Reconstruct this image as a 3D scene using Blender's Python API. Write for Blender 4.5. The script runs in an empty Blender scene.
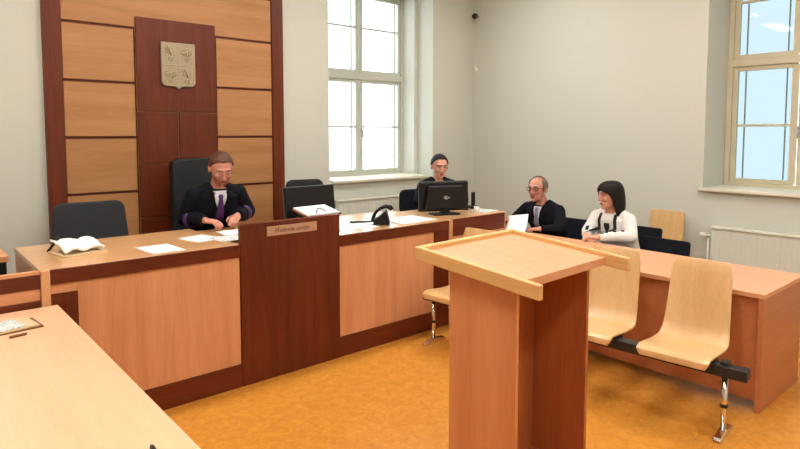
import bpy, bmesh, math, random
from math import sin, cos, pi, radians as rad
from mathutils import Vector, Matrix, noise
from mathutils.bvhtree import BVHTree
random.seed(4)
SC = bpy.context.scene
COL = SC.collection
V = Vector

# ------------------------------------------------------------------ materials
def new_mat(name):
    m = bpy.data.materials.new(name); m.use_nodes = True
    nt = m.node_tree; b = nt.nodes['Principled BSDF']
    return m, nt, b
def plain(name, col, rough=.5, metal=0., spec=.5, bump=0., bscale=300, var=0., coat=0.):
    m, nt, b = new_mat(name)
    b.inputs['Base Color'].default_value = (*col, 1)
    b.inputs['Roughness'].default_value = rough
    b.inputs['Metallic'].default_value = metal
    b.inputs['Specular IOR Level'].default_value = spec
    if coat: b.inputs['Coat Weight'].default_value = coat
    tc = nt.nodes.new('ShaderNodeTexCoord')
    if bump or var:
        n = nt.nodes.new('ShaderNodeTexNoise'); n.inputs['Scale'].default_value = bscale
        n.inputs['Detail'].default_value = 3
        nt.links.new(tc.outputs['Object'], n.inputs['Vector'])
    if bump:
        bp = nt.nodes.new('ShaderNodeBump'); bp.inputs['Strength'].default_value = bump
        bp.inputs['Distance'].default_value = .002
        nt.links.new(n.outputs['Fac'], bp.inputs['Height']); nt.links.new(bp.outputs['Normal'], b.inputs['Normal'])
    if var:
        r = nt.nodes.new('ShaderNodeValToRGB')
        r.color_ramp.elements[0].position = .3; r.color_ramp.elements[1].position = .7
        r.color_ramp.elements[0].color = (*[c*(1-var) for c in col], 1)
        r.color_ramp.elements[1].color = (*[min(1, c*(1+var)) for c in col], 1)
        nt.links.new(n.outputs['Fac'], r.inputs['Fac']); nt.links.new(r.outputs['Color'], b.inputs['Base Color'])
    return m
def wood(name, c1, c2, axis='z', rough=.4, scale=9., coat=.0, stretch=14., spec=.5, coat_rough=.2):
    m, nt, b = new_mat(name)
    tc = nt.nodes.new('ShaderNodeTexCoord'); mp = nt.nodes.new('ShaderNodeMapping')
    s = [scale]*3; s['xyz'.index(axis)] = scale/stretch
    mp.inputs['Scale'].default_value = s
    nt.links.new(tc.outputs['Object'], mp.inputs['Vector'])
    n = nt.nodes.new('ShaderNodeTexNoise'); n.inputs['Scale'].default_value = 1.; n.inputs['Detail'].default_value = 5
    n.inputs['Distortion'].default_value = .6
    nt.links.new(mp.outputs['Vector'], n.inputs['Vector'])
    mp2 = nt.nodes.new('ShaderNodeMapping'); s2 = [scale*14]*3; s2['xyz'.index(axis)] = scale*14/22
    mp2.inputs['Scale'].default_value = s2; nt.links.new(tc.outputs['Object'], mp2.inputs['Vector'])
    n2 = nt.nodes.new('ShaderNodeTexNoise'); n2.inputs['Scale'].default_value = 1.; n2.inputs['Detail'].default_value = 2
    nt.links.new(mp2.outputs['Vector'], n2.inputs['Vector'])
    mx = nt.nodes.new('ShaderNodeMix'); mx.data_type = 'FLOAT'; mx.inputs[0].default_value = .35
    nt.links.new(n.outputs['Fac'], mx.inputs[2]); nt.links.new(n2.outputs['Fac'], mx.inputs[3])
    r = nt.nodes.new('ShaderNodeValToRGB')
    r.color_ramp.elements[0].position = .36; r.color_ramp.elements[1].position = .64
    r.color_ramp.elements[0].color = (*c1, 1); r.color_ramp.elements[1].color = (*c2, 1)
    nt.links.new(mx.outputs[0], r.inputs['Fac']); nt.links.new(r.outputs['Color'], b.inputs['Base Color'])
    b.inputs['Roughness'].default_value = rough
    b.inputs['Specular IOR Level'].default_value = spec
    b.inputs['Coat Weight'].default_value = coat; b.inputs['Coat Roughness'].default_value = coat_rough
    return m

M = {}
def S(r, g, b):   # sRGB 0..255 to linear
    f = lambda c: (c/255/12.92) if c/255 <= .04045 else ((c/255+.055)/1.055)**2.4
    return (f(r), f(g), f(b))
BEECH1, BEECH2 = S(200,136,90), S(216,156,110)
M['beech_v'] = wood('beech_vertical_grain', BEECH1, BEECH2, 'z', rough=.42)
M['beech_x'] = wood('beech_grain_along_x', S(202,138,92), S(216,156,110), 'x', rough=.42)
M['beech_y'] = wood('beech_grain_along_y', S(204,146,98), S(220,166,118), 'y', rough=.4, scale=6)
M['bench_top'] = wood('bench_worktop_laminate', S(212,158,104), S(224,174,122), 'x', rough=.3, coat=.6, coat_rough=.12)
M['cherry_v'] = wood('cherry_vertical_grain', S(84,33,11), S(108,46,19), 'z', spec=.3, rough=.42, scale=11)
M['cherry_x'] = wood('cherry_grain_along_x', S(86,34,12), S(110,47,20), 'x', spec=.3, rough=.42, scale=11)
M['panel_x'] = wood('maple_panel_grain_along_x', S(160,112,68), S(180,130,84), 'x', spec=.3, rough=.5, scale=10)
M['ply'] = wood('moulded_birch_plywood', S(204,162,106), S(220,180,126), 'z', rough=.35, coat=.3)
M['ply_y'] = wood('birch_plywood_grain_along_y', S(208,164,98), S(222,182,118), 'y', rough=.35)
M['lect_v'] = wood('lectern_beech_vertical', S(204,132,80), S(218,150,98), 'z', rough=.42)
M['lect_in'] = wood('lectern_inner_darker', S(166,92,48), S(186,108,62), 'z', rough=.45)  # darker wood tones for the right side, back and shelf
M['lect_top'] = wood('lectern_top_laminate', S(208,148,106), S(220,162,120), 'y', rough=.4)
M['rail'] = wood('lectern_rail_solid_beech', S(212,164,100), S(226,180,116), 'y', rough=.4)
M['table_pan'] = wood('table_panel_beech', S(176,108,68), S(194,124,82), 'x', rough=.42)
M['wall'] = plain('painted_plaster_cream', S(199,199,186), .85, bump=.25, bscale=120, var=.015)
M['ceil'] = plain('ceiling_white_paint', S(226,222,212), .9)
M['white_paint'] = plain('cream_gloss_paint', S(214,208,188), .45)
M['win_frame'] = plain('window_frame_cream_paint', S(205,196,168), .42)
M['frame_grey'] = plain('window_frame_grey_white_paint', S(190,192,180), .42)
M['radiator'] = plain('radiator_enamel', S(214,214,200), .4)
M['steel'] = plain('brushed_steel', (.62,.6,.58), .28, 1.)
M['chrome'] = plain('chrome', (.8,.78,.76), .12, 1.)
M['brass'] = plain('plate_brushed_metal', S(190,150,122), .45, .25)
M['engrave'] = plain('engraved_black', (.05,.03,.02), .5)
M['black'] = plain('black_plastic', (.005,.005,.006), .38, spec=.35)
M['black_matt'] = plain('black_matt_steel', (.015,.014,.014), .5)
M['grey_plastic'] = plain('grey_plastic', (.12,.13,.14), .35)
M['leather'] = plain('black_leather', (.007,.0075,.009), .45, spec=.3, bump=.3, bscale=200)
M['fabric_grey'] = plain('charcoal_upholstery', (.036,.037,.042), .95, spec=.2, bump=.5, bscale=700, var=.2)
M['fabric_blue'] = plain('dark_blue_black_upholstery', (.008,.009,.014), .9, spec=.2, bump=.4, bscale=700)
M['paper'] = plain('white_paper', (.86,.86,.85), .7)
M['paper_print'] = plain('printed_paper', (.62,.64,.62), .7, var=.5, bscale=90)
M['card'] = plain('buff_card', S(214,190,150), .7)
M['brown'] = plain('brown_card', S(120,72,34), .7)
M['stone'] = plain('crest_cast_stone', S(158,142,112), .55, bump=.6, bscale=150, var=.12)
M['stone_hi'] = plain('crest_relief', S(172,156,124), .5, var=.1, bscale=150)
M['robe'] = plain('black_robe_cloth', (.005,.005,.009), .8, spec=.15, bump=.5, bscale=400)
M['suit'] = plain('dark_suit_wool', (.005,.005,.009), .85, spec=.15, bump=.3, bscale=500)
M['jacket'] = plain('black_jacket_cloth', (.005,.005,.006), .85, spec=.15, bump=.3, bscale=500)
M['knit'] = plain('white_knit', (.80,.78,.74), .95, bump=.8, bscale=260)
M['knit_black'] = plain('black_knit', (.015,.014,.016), .95, bump=.8, bscale=260)
M['purple'] = plain('purple_satin', S(64,30,92), .5)
M['shirt'] = plain('pale_shirt_cotton', (.62,.62,.68), .8)
M['tie_grey'] = plain('grey_silk_tie', (.22,.23,.27), .45)
M['skin'] = plain('skin', S(196,134,112), .5, var=.06, bscale=40)
M['skin_f'] = plain('skin_pale', S(204,150,126), .5, var=.05, bscale=40)
M['lip'] = plain('lips', S(150,72,66), .45)
M['hair_brown'] = plain('hair_reddish_brown', S(84,44,24), .6, bump=.9, bscale=220, var=.35)
M['stubble'] = plain('beard_short_brown', S(150,92,68), .8, bump=.6, bscale=400, var=.2)
M['hair_dark'] = plain('hair_dark_brown', S(26,16,13), .6,  spec=.25, bump=.8, bscale=180, var=.35)
M['hair_grey'] = plain('hair_grey', S(112,96,80), .65, bump=.8, bscale=220, var=.3)
M['eye'] = plain('eye_white', (.38,.35,.33), .35)
M['iris'] = plain('iris_dark', (.03,.02,.015), .2)
M['trouser'] = plain('dark_trousers', (.02,.02,.025), .9)
def floor_mat():
    m, nt, b = new_mat('marbled_linoleum')
    tc = nt.nodes.new('ShaderNodeTexCoord')
    n = nt.nodes.new('ShaderNodeTexNoise'); n.inputs['Scale'].default_value = 16; n.inputs['Detail'].default_value = 8; n.inputs['Roughness'].default_value = .8
    n.inputs['Distortion'].default_value = .8
    nt.links.new(tc.outputs['Object'], n.inputs['Vector'])
    r = nt.nodes.new('ShaderNodeValToRGB'); e = r.color_ramp.elements
    e[0].position = .36; e[0].color = (*S(190,122,38), 1)
    e[1].position = .64; e[1].color = (*S(216,150,62), 1)
    nt.links.new(n.outputs['Fac'], r.inputs['Fac']); nt.links.new(r.outputs['Color'], b.inputs['Base Color'])
    b.inputs['Roughness'].default_value = .38; b.inputs['Specular IOR Level'].default_value = .3
    return m
M['floor'] = floor_mat()
M['front_y'] = wood('front_desk_pale_beech', S(232,184,142), S(242,198,158), 'y', rough=.32, scale=5, coat=.3)
def glass_mat(name, tint):
    m, nt, b = new_mat(name); nt.nodes.remove(b)
    out = nt.nodes['Material Output']
    t = nt.nodes.new('ShaderNodeBsdfTransparent'); t.inputs['Color'].default_value = (*tint, 1)
    g = nt.nodes.new('ShaderNodeBsdfGlossy'); g.inputs['Roughness'].default_value = .02
    f = nt.nodes.new('ShaderNodeFresnel'); f.inputs['IOR'].default_value = 1.45
    mx = nt.nodes.new('ShaderNodeMixShader')
    ml = nt.nodes.new('ShaderNodeMath'); ml.operation = 'MULTIPLY'; ml.inputs[1].default_value = .35
    nt.links.new(f.outputs['Fac'], ml.inputs[0]); nt.links.new(ml.outputs[0], mx.inputs['Fac']); nt.links.new(t.outputs[0], mx.inputs[1]); nt.links.new(g.outputs[0], mx.inputs[2])
    nt.links.new(mx.outputs[0], out.inputs['Surface'])
    return m
M['glass'] = glass_mat('window_glass', (.97,.99,1.))
M['glass_blue'] = glass_mat('window_glass_bluish', (.40,.435,.45))
M['lens_glass'] = glass_mat('spectacle_glass', (.85,.85,.85))
def emis(name, col, st):
    m, nt, b = new_mat(name)
    b.inputs['Base Color'].default_value = (*col, 1); b.inputs['Emission Color'].default_value = (*col, 1)
    b.inputs['Emission Strength'].default_value = st
    return m
M['lamp'] = emis('lamp_diffuser', (1., .985, .955), 22.)

# ------------------------------------------------------------------ mesh builder
class MB:
    def __init__(s): s.bm = bmesh.new()
    def _add(s, verts, faces, mi=0):
        vs = [s.bm.verts.new(v) for v in verts]
        for f in faces:
            try: fc = s.bm.faces.new([vs[i] for i in f]); fc.material_index = mi
            except ValueError: pass
        return vs
    def box(s, x0, x1, y0, y1, z0, z1, mt=None, mi=0):
        if x0 > x1: x0, x1 = x1, x0
        if y0 > y1: y0, y1 = y1, y0
        if z0 > z1: z0, z1 = z1, z0
        p = [V((x, y, z)) for x in (x0, x1) for y in (y0, y1) for z in (z0, z1)]
        if mt is not None: p = [mt @ q for q in p]
        s._add(p, [(0,1,3,2),(4,6,7,5),(0,4,5,1),(2,3,7,6),(0,2,6,4),(1,5,7,3)], mi); return s
    def prism(s, pts, d0, d1, axis='z', mt=None, mi=0):
        n = len(pts); vs = []
        for d in (d0, d1):
            for a, b in pts:
                v = {'z': V((a,b,d)), 'y': V((a,d,b)), 'x': V((d,a,b))}[axis]
                vs.append(mt @ v if mt is not None else v)
        f = [tuple(range(n))[::-1], tuple(range(n, 2*n))] + [(i, (i+1)%n, n+(i+1)%n, n+i) for i in range(n)]
        s._add(vs, f, mi); return s
    def loft(s, rings, cap=True, mi=0, closed=True):
        n = len(rings[0]); vs = [V(p) for r in rings for p in r]; f = []
        for k in range(len(rings)-1):
            for i in range(n if closed else n-1):
                j = (i+1) % n; f.append((k*n+i, k*n+j, (k+1)*n+j, (k+1)*n+i))
        if cap and closed: f += [tuple(range(n))[::-1], tuple(range((len(rings)-1)*n, len(rings)*n))]
        s._add(vs, f, mi); return s
    def tube(s, pts, r, n=12, mi=0, ry=None):
        pts = [V(p) for p in pts]; rs = r if isinstance(r, (list, tuple)) else [r]*len(pts)
        rings = []; prev = None
        for i, p in enumerate(pts):
            t = (pts[min(i+1, len(pts)-1)] - pts[max(i-1, 0)]).normalized()
            if prev is None:
                a = V((0,0,1)) if abs(t.z) < .9 else V((1,0,0)); u = t.cross(a).normalized()
            else: u = (prev - t*prev.dot(t)).normalized()
            prev = u; w = t.cross(u)
            rings.append([p + u*cos(2*pi*k/n)*rs[i] + w*sin(2*pi*k/n)*rs[i]*(ry or 1) for k in range(n)])
        return s.loft(rings, mi=mi)
    def cyl(s, c, r, z0, z1, n=24, mi=0):
        return s.tube([(c[0],c[1],z0),(c[0],c[1],z1)], r, n, mi)
    def ell(s, c, r, mt=None, nu=20, nv=14, mi=0):
        rings = []
        for k in range(1, nv):
            t = pi*k/nv
            rings.append([V(c)+V((r[0]*sin(t)*cos(2*pi*i/nu), r[1]*sin(t)*sin(2*pi*i/nu), -r[2]*cos(t))) for i in range(nu)])
        if mt is not None: rings = [[mt @ p for p in q] for q in rings]
        return s.loft(rings, mi=mi)
    def limb(s, pts, rs):                      # closed capsule chain, for voxel union
        for i in range(len(pts)):
            s.ell(pts[i], (rs[i],)*3, nu=14, nv=10)
        for i in range(len(pts)-1):
            s.tube([pts[i], pts[i+1]], [rs[i], rs[i+1]], 14)
        return s
    def build(s, name, mats, parent=None, bevel=0, smooth=False, kind=None, seg=2):
        me = bpy.data.meshes.new(name)
        bmesh.ops.recalc_face_normals(s.bm, faces=s.bm.faces[:])
        s.bm.to_mesh(me); s.bm.free()
        for m in (mats if isinstance(mats, (list, tuple)) else [mats]): me.materials.append(m)
        if smooth:
            for p in me.polygons: p.use_smooth = True
        o = bpy.data.objects.new(name, me); COL.objects.link(o)
        if parent is not None: o.parent = parent
        if bevel:
            b = o.modifiers.new('bevel', 'BEVEL'); b.width = bevel; b.segments = seg; b.limit_method = 'ANGLE'; b.angle_limit = rad(40)
        if kind: o['kind'] = kind
        return o
def thing(name, label, cat, loc=(0,0,0), rz=0, group=None):
    o = bpy.data.objects.new(name, None); COL.objects.link(o); o.empty_display_size = .1
    o.location = loc; o.rotation_euler = (0,0,rz); o['label'] = label; o['category'] = cat
    if group: o['group'] = group
    return o
def tag(o, label, cat, group=None):
    o['label'] = label; o['category'] = cat
    if group: o['group'] = group
    return o
def copy_tree(o, parent=None):
    c = o.copy(); COL.objects.link(c)
    if parent is not None: c.parent = parent
    for ch in list(o.children): copy_tree(ch, c)
    return c
def bake(o):                                   # apply modifiers into the mesh, no operators
    bpy.context.view_layer.update()
    dg = bpy.context.evaluated_depsgraph_get()
    me = bpy.data.meshes.new_from_object(o.evaluated_get(dg))
    o.modifiers.clear(); o.data = me
    return o
def remesh(o, vox, sm=3, fac=.5):
    r = o.modifiers.new('r', 'REMESH'); r.mode = 'VOXEL'; r.voxel_size = vox; r.use_smooth_shade = True
    if sm: k = o.modifiers.new('s', 'SMOOTH'); k.factor = fac; k.iterations = sm
    mats = [m for m in o.data.materials]
    bake(o)
    o.data.materials.clear()
    for m in mats: o.data.materials.append(m)
    for p in o.data.polygons: p.use_smooth = True
    return o
def text_mesh(name, body, size, mat, parent, loc, rot, ext=.0006):
    c = bpy.data.curves.new(name, 'FONT'); c.body = body; c.size = size; c.align_x = 'CENTER'; c.align_y = 'CENTER'; c.extrude = ext
    t = bpy.data.objects.new(name, c); COL.objects.link(t); bpy.context.view_layer.update()
    me = bpy.data.meshes.new_from_object(t.evaluated_get(bpy.context.evaluated_depsgraph_get()))
    bpy.data.objects.remove(t)
    me.materials.clear(); me.materials.append(mat)
    o = bpy.data.objects.new(name, me); COL.objects.link(o); o.parent = parent; o.location = loc; o.rotation_euler = rot
    return o

# ------------------------------------------------------------------ camera
H = 1.74
yaw, pit = rad(40.9), rad(3.95)
F = V((sin(yaw)*cos(pit), cos(yaw)*cos(pit), -sin(pit)))
Rr = V((cos(yaw), -sin(yaw), 0)); Uu = Rr.cross(F)
cam = bpy.data.cameras.new('camera'); co = bpy.data.objects.new('camera', cam); COL.objects.link(co)
co.matrix_world = Matrix(((Rr.x,Uu.x,-F.x,0),(Rr.y,Uu.y,-F.y,0),(Rr.z,Uu.z,-F.z,H),(0,0,0,1)))
cam.sensor_width = 36; cam.lens = 591/800*36; cam.shift_y = -51/800; cam.clip_start = .05
SC.camera = co

# ------------------------------------------------------------------ setting
XL, XR, YF, YB, ZC = -1.6, 6.2, -2.0, 5.6, 3.85
def struct(name, mb, mat, parent=None, **k):
    o = mb.build(name, mat, parent, **k)
    if parent is None: o['kind'] = 'structure'
    return o
struct('floor', MB().box(XL-.1, XR+.1, YF-.1, YB+.1, -.1, 0), M['floor'])
struct('ceiling', MB().box(XL-.1, XR+.8, YF-.1, YB+.8, ZC, ZC+.1), M['ceil'])
struct('wall_left', MB().box(XL-.2, XL, YF, YB, 0, ZC), M['wall'])
struct('wall_front', MB().box(XL-.2, XR+.7, YF-.2, YF, 0, ZC), M['wall'])
BX0, BX1, BZ0, BZ1 = 3.79, 5.42, 1.16, 3.55      # opening in the back wall
b = MB()
b.box(XL-.2, BX0, YB, YB+.3, 0, ZC).box(BX1, XR+.7, YB, YB+.3, 0, ZC).box(BX0, BX1, YB, YB+.3, 0, BZ0).box(BX0, BX1, YB, YB+.3, BZ1, ZC)
b.box(XL-.2, BX0+.06, YB+.3, YB+.7, 0, ZC).box(BX1-.06, XR+.7, YB+.3, YB+.7, 0, ZC).box(BX0+.06, BX1-.06, YB+.3, YB+.7, 0, BZ0).box(BX0+.06, BX1-.06, YB+.3, YB+.7, BZ1, ZC)
struct('wall_back', b, M['wall'])
RY0, RY1 = 1.20, 2.49
b = MB()
b.box(XR, XR+.7, YF, RY0, 0, ZC).box(XR, XR+.7, RY1, YB, 0, ZC).box(XR, XR+.7, RY0, RY1, 0, BZ0).box(XR, XR+.7, RY0, RY1, BZ1, ZC)
struct('wall_right', b, M['wall'])
struct('floor_platform', MB().box(XL, 4.72, 3.80, YB, 0, .24), M['floor'])

def window(name, loc, rz, hw, frame, glass, oc=(.03,.055,.03,.09), zb=1.20, lip=.05, sillw=.0, hwf=None):
    # local x along wall, local y outward, z up ; plane of sash at y=0 ; wall inner face at y=-.55
    w = thing(name, '', '', loc, rz); del w['label'], w['category']; w['kind'] = 'structure'
    zt = 3.55; f = MB()
    f.box(-hw, -hw+.05, -.03, .05, zb-.04, zt).box(hw-.05, hw, -.03, .05, zb-.04, zt).box(-hw+.05, hw-.05, -.03, .05, zb-.04, zb+.02).box(-hw+.05, hw-.05, -.03, .05, zt-.05, zt)
    f.box(-hw+.05, hw-.05, -.045, .05, 2.42, 2.50)
    f.build('window_frame', frame, w, bevel=.006)
    for a, c, hz in ((zb+.02, 2.42, 1.815), (2.50, zt-.05, 3.08)):
        for sx in (-1, 1):
            x0, x1 = sorted((sx*.012, sx*(hw-.055)))
            s = MB(); e = .044
            s.box(x0, x0+e, -.02, .03, a, c).box(x1-e, x1, -.02, .03, a, c).box(x0+e, x1-e, -.02, .03, a, a+e).box(x0+e, x1-e, -.02, .03, c-e, c)
            s.box(x0+e, x1-e, -.012, .02, hz-.013, hz+.013)
            so = s.build('sash', frame, w, bevel=.005)
            MB().box(x0+e, x1-e, .002, .008, a+e, hz-.013).box(x0+e, x1-e, .002, .008, hz+.013, c-e).build('pane', glass, so)
    MB().box(-.012, .012, -.035, -.02, zb+.03, 2.41).box(-.012, .012, -.035, -.02, 2.51, zt-.06).build('mullion_bead', frame, w, bevel=.004)
    h = MB(); h.box(.012,.036,-.03,-.02,1.70,1.80).tube([(.024,-.03,1.77),(.024,-.065,1.77),(.024,-.07,1.68)], .008)
    h.build('window_handle', M['steel'], w, smooth=True)
    # outer casements of the box window
    o = MB()
    for a, c in ((zb+.0, 2.42), (2.50, zt-.03)):
        for sx in (-1, 1):
            x0, x1 = sorted((sx*oc[0], sx*(hw-oc[1]))); q = oc[2]; d = oc[3]
            o.box(x0, x0+q, d, d+.03, a, c).box(x1-q, x1, d, d+.03, a, c).box(x0+q, x1-q, d, d+.03, a, a+q).box(x0+q, x1-q, d, d+.03, c-q, c)
    o.build('outer_casement', frame, w)
    hwf = hwf or hw
    sl = MB().box(-hw, hw, -.56, -.03, zb-.045, zb-.012).box(-hwf-sillw, hwf+sillw, -.55-lip, -.551, zb-.045, zb-.012)
    sl.build('window_sill', M['white_paint'], w, bevel=.008)
    return w
window('window_1', ((BX0+BX1)/2+.015, YB+.55, 0), 0, .755, M['frame_grey'], M['glass'], hwf=.80)
window('window_2', (XR+.55, (RY0+RY1)/2, 0), -pi/2, .645, M['win_frame'], M['glass_blue'], sillw=.03, oc=(.13,.13,.007,.10))

def radiator(name, label, loc, rz, L, z0, z1, n):
    t = thing(name, label, 'radiator', loc, rz)
    b = MB(); b.box(-L/2, L/2, -.09, -.04, z0, z1-.02)
    for i in range(n):
        x = -L/2 + L*(i+.5)/n
        b.box(x-L/n*.34, x+L/n*.34, -.095, -.089, z0+.03, z1-.05)
    b.build('convector_panel', M['radiator'], t, bevel=.004)
    MB().box(-L/2-.005, L/2+.005, -.105, -.02, z1-.02, z1).build('top_grille', M['radiator'], t, bevel=.004)
    for q in (-L/2+.12, L/2-.12): MB().box(q-.02, q+.02, -.039, -.001, z0+.1, z1-.06).build('wall_bracket', M['radiator'], t)
    v = MB().tube([(-L/2-.005,-.06,z1-.1),(-L/2-.05,-.06,z1-.1)], .014).tube([(-L/2-.05,-.06,z1-.1),(-L/2-.11,-.06,z1-.1)], .024)
    v.build('valve', M['radiator'], t, smooth=True)
    MB().tube([(-L/2-.04,-.05,z1-.1),(-L/2-.04,-.05,z0-.1)], .01).build('pipe', M['radiator'], t, smooth=True)
    return t
radiator('radiator', 'white ribbed panel radiator under the right-hand window', (XR, 1.75, 0), -pi/2, 1.22, .2, .82, 26)
radiator('radiator', 'cream radiator on the back wall below the left-hand window', (4.62, YB, 0), 0, 1.55, .4, .97, 26)

# ------------------------------------------------------------------ wall panelling + crest
PZ1 = 3.2
wp = thing('wall_panelling', 'tall wood wall panel with dark cherry frame, maple fields and dark centre', 'wall panelling', (2.08, YB, .24))
ox, oy, oz = 2.08, YB, .24
def wb(x0, x1, y0, y1, z0, z1, mb): mb.box(x0-ox, x1-ox, y0-oy, y1-oy, z0-oz, z1-oz)
m_ = MB(); wb(.985, 1.12, YB-.05, YB, .24, PZ1, m_); m_.build('frame_post', M['cherry_v'], wp, bevel=.004)
m_ = MB(); wb(3.055, 3.185, YB-.05, YB, .24, PZ1, m_); m_.build('frame_post', M['cherry_v'], wp, bevel=.004)
m_ = MB(); wb(1.12, 3.055, YB-.05, YB, PZ1-.1, PZ1, m_); m_.build('top_rail', M['cherry_x'], wp, bevel=.004)
m_ = MB(); wb(1.12, 3.055, YB-.018, YB, .24, PZ1-.1, m_); m_.build('backing_board', M['cherry_x'], wp)
levels = [.24, .72, 1.213, 1.698, 2.18, 2.665, PZ1-.1]
g = .012
for (x0, x1) in ((1.125, 1.69), (2.455, 3.05)):
    for i in range(5):
        m_ = MB(); wb(x0, x1, YB-.035, YB-.0185, levels[i]+g, levels[i+1]-g, m_); m_.build('maple_field', M['panel_x'], wp, bevel=.002)
m_ = MB(); wb(1.125, 3.05, YB-.035, YB-.0185, 2.665+g, PZ1-.105, m_)
m_.build('maple_field', M['panel_x'], wp, bevel=.002)
g = .006
for (x0, x1, z0, z1) in ((1.70,2.445,1.93,2.775),(1.70,2.068,1.45,1.93),(2.068,2.445,1.45,1.93),(1.70,2.068,.97,1.45),(2.068,2.445,.97,1.45),(1.70,2.445,.24,.97)):
    m_ = MB(); wb(x0+g, x1-g, YB-.055, YB-.0355, z0+g, z1-g, m_); m_.build('cherry_field', M['cherry_v'], wp, bevel=.002)
m_ = MB(); wb(1.702, 2.443, YB-.0354, YB-.033, .26, 2.77, m_); m_.build('joint_backing', M['panel_x'], wp)

cr = thing('coat_of_arms', 'stone-coloured shield with relief quarters on the dark centre panel', 'coat of arms', (2.07, YB-.056, 2.36)); cr.scale = (.95,1,.96)
w, h = .165, .215
out = [(-w, h), (w, h)] + [(w, -h+.06)] + [(w-.045*(1-cos(a)), -h+.06-.045*sin(a)) for a in (.5, 1., 1.5)] + [(.03, -h+.012), (0, -h-.012), (-.03, -h+.012)] + [(-w+.045*(1-cos(a)), -h+.06-.045*sin(a)) for a in (1.5, 1., .5)] + [(-w, -h+.06)]
MB().prism(out, -.028, -.0, 'y').build('shield_plate', M['stone'], cr, bevel=.006)
r_ = MB(); r_.box(-.004,.004,-.033,-.028,-h+.03,h-.02).box(-w+.02,w-.02,-.033,-.028,-.004,.004)
r_.build('quarter_ribs', M['stone_hi'], cr, bevel=.002)
def lion(cx, cz, s):
    q = MB(); P = lambda x, z: (cx+x*s, -.031, cz+z*s)
    q.tube([P(-.01,.045),P(0,.015),P(.012,-.02)], [.013*s, .016*s, .011*s], 8, ry=.6)
    q.ell(P(-.016,.055), (.013*s,.006,.012*s), nu=10, nv=8)
    q.tube([P(-.005,.03),P(-.035,.035),P(-.045,.05)], [.006*s,.005*s,.004*s], 6)
    q.tube([P(0,.015),P(-.03,.008),P(-.043,.012)], [.006*s,.005*s,.004*s], 6)
    q.tube([P(.012,-.02),P(-.012,-.035),P(-.02,-.06)], [.009*s,.007*s,.005*s], 6)
    q.tube([P(.012,-.02),P(.022,-.045),P(.01,-.065)], [.009*s,.007*s,.005*s], 6)
    q.tube([P(.015,-.02),P(.04,-.01),P(.03,.02),P(.045,.045)], [.004*s]*4, 6)
    return q
def eagle(cx, cz, s):
    q = MB(); P = lambda x, z: (cx+x*s, -.031, cz+z*s)
    q.tube([P(0,.03),P(0,0),P(0,-.035)], [.009*s,.015*s,.006*s], 8, ry=.6)
    q.ell(P(-.004,.045), (.010*s,.006,.011*s), nu=10, nv=8)
    for sx in (-1, 1):
        q.tube([P(0,.015),P(sx*.03,.035),P(sx*.042,.03)], [.008*s,.008*s,.004*s], 6)
        for k in range(3): q.tube([P(sx*(.018+.01*k),.025),P(sx*(.022+.012*k),-.018+.008*k)], [.006*s,.003*s], 6)
        q.tube([P(0,-.02),P(sx*.02,-.05)], [.006*s,.004*s], 6)
    q.prism([(cx-.012*s,cz-.065*s),(cx+.012*s,cz-.065*s),(cx,cz-.03*s)], -.034, -.028, 'y')
    return q
lion(-.08,.11,1.1).build('lion_relief', M['stone_hi'], cr, smooth=True)
lion(.08,-.10,1.1).build('lion_relief', M['stone_hi'], cr, smooth=True)
eagle(.08,.11,1.1).build('eagle_relief', M['stone_hi'], cr, smooth=True)
eagle(-.08,-.10,1.1).build('eagle_relief', M['stone_hi'], cr, smooth=True)

# ------------------------------------------------------------------ judges' bench
YB0 = 3.69
def bench(name, label, x0, x1, zt, px0, px1, endl=False, endr=False, notch=False):
    o = thing(name, label, 'courtroom bench', ((x0+x1)/2, YB0+.3, 0)); cx, cy = (x0+x1)/2, YB0+.3
    B = lambda mb, a, b_, c, d, e, f: mb.box(a-cx, b_-cx, c-cy, d-cy, e, f)
    t = MB(); B(t, x0, x1, YB0+.02, YB0+.88, zt-.028, zt); t.build('worktop', M['bench_top'], o, bevel=.003)
    t = MB(); B(t, x0+(.045 if endl else 0), x1-(.045 if endr else 0), YB0, YB0+.018, zt-.085, zt-.002); t.build('fascia', M['cherry_x'], o, bevel=.002)
    t = MB(); B(t, x0, x1, YB0, YB0+.02, 0, .155); t.build('plinth', M['cherry_x'], o, bevel=.002)
    t = MB(); B(t, px0, px1, YB0+.012, YB0+.03, .156, zt-.086); t.build('front_panel', M['beech_v'], o, bevel=.002)
    if px0 > x0+.06:
        t = MB(); B(t, x0+.046, px0+.0, YB0+.004, YB0+.024, .156, .845); t.build('dark_side_field', M['cherry_v'], o, bevel=.002)
        t = MB(); B(t, x0+.046, px0+.0, YB0+.012, YB0+.03, .846, zt-.086); t.build('light_strip', M['beech_x'], o)
    if px1 < x1-.06:
        t = MB(); B(t, px1, x1-.046, YB0+.004, YB0+.024, .156, zt-.086); t.build('dark_side_field', M['cherry_v'], o, bevel=.002)
    if endl:
        t = MB(); B(t, x0-.0, x0+.044, YB0-.004, YB0+.019, .0, zt-.002); B(t, x0-.0, x0+.03, YB0+.019, YB0+.86, .0, zt-.029)
        t.build('end_panel', M['beech_y'], o, bevel=.002)
    if endr:
        t = MB(); B(t, x1-.044, x1, YB0-.004, YB0+.019, .0, zt-.002); B(t, x1-.03, x1, YB0+.019, YB0+.86, .0, zt-.029)
        t.build('end_panel', M['beech_y'], o, bevel=.002)
    return o
bench('bench_section', 'left section of the judges bench with light front panel and dark cherry trim', .60, 1.77, .985, .78, 1.768, endl=True)
bench('bench_section', 'right section of the judges bench under the black telephone', 2.585, 3.825, .955, 2.587, 3.60, endr=True)
cs = thing('bench_centre', 'tall dark cherry centre block of the judges bench, higher than its sides', 'courtroom bench', (2.1775, YB0+.2, 0))
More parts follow.
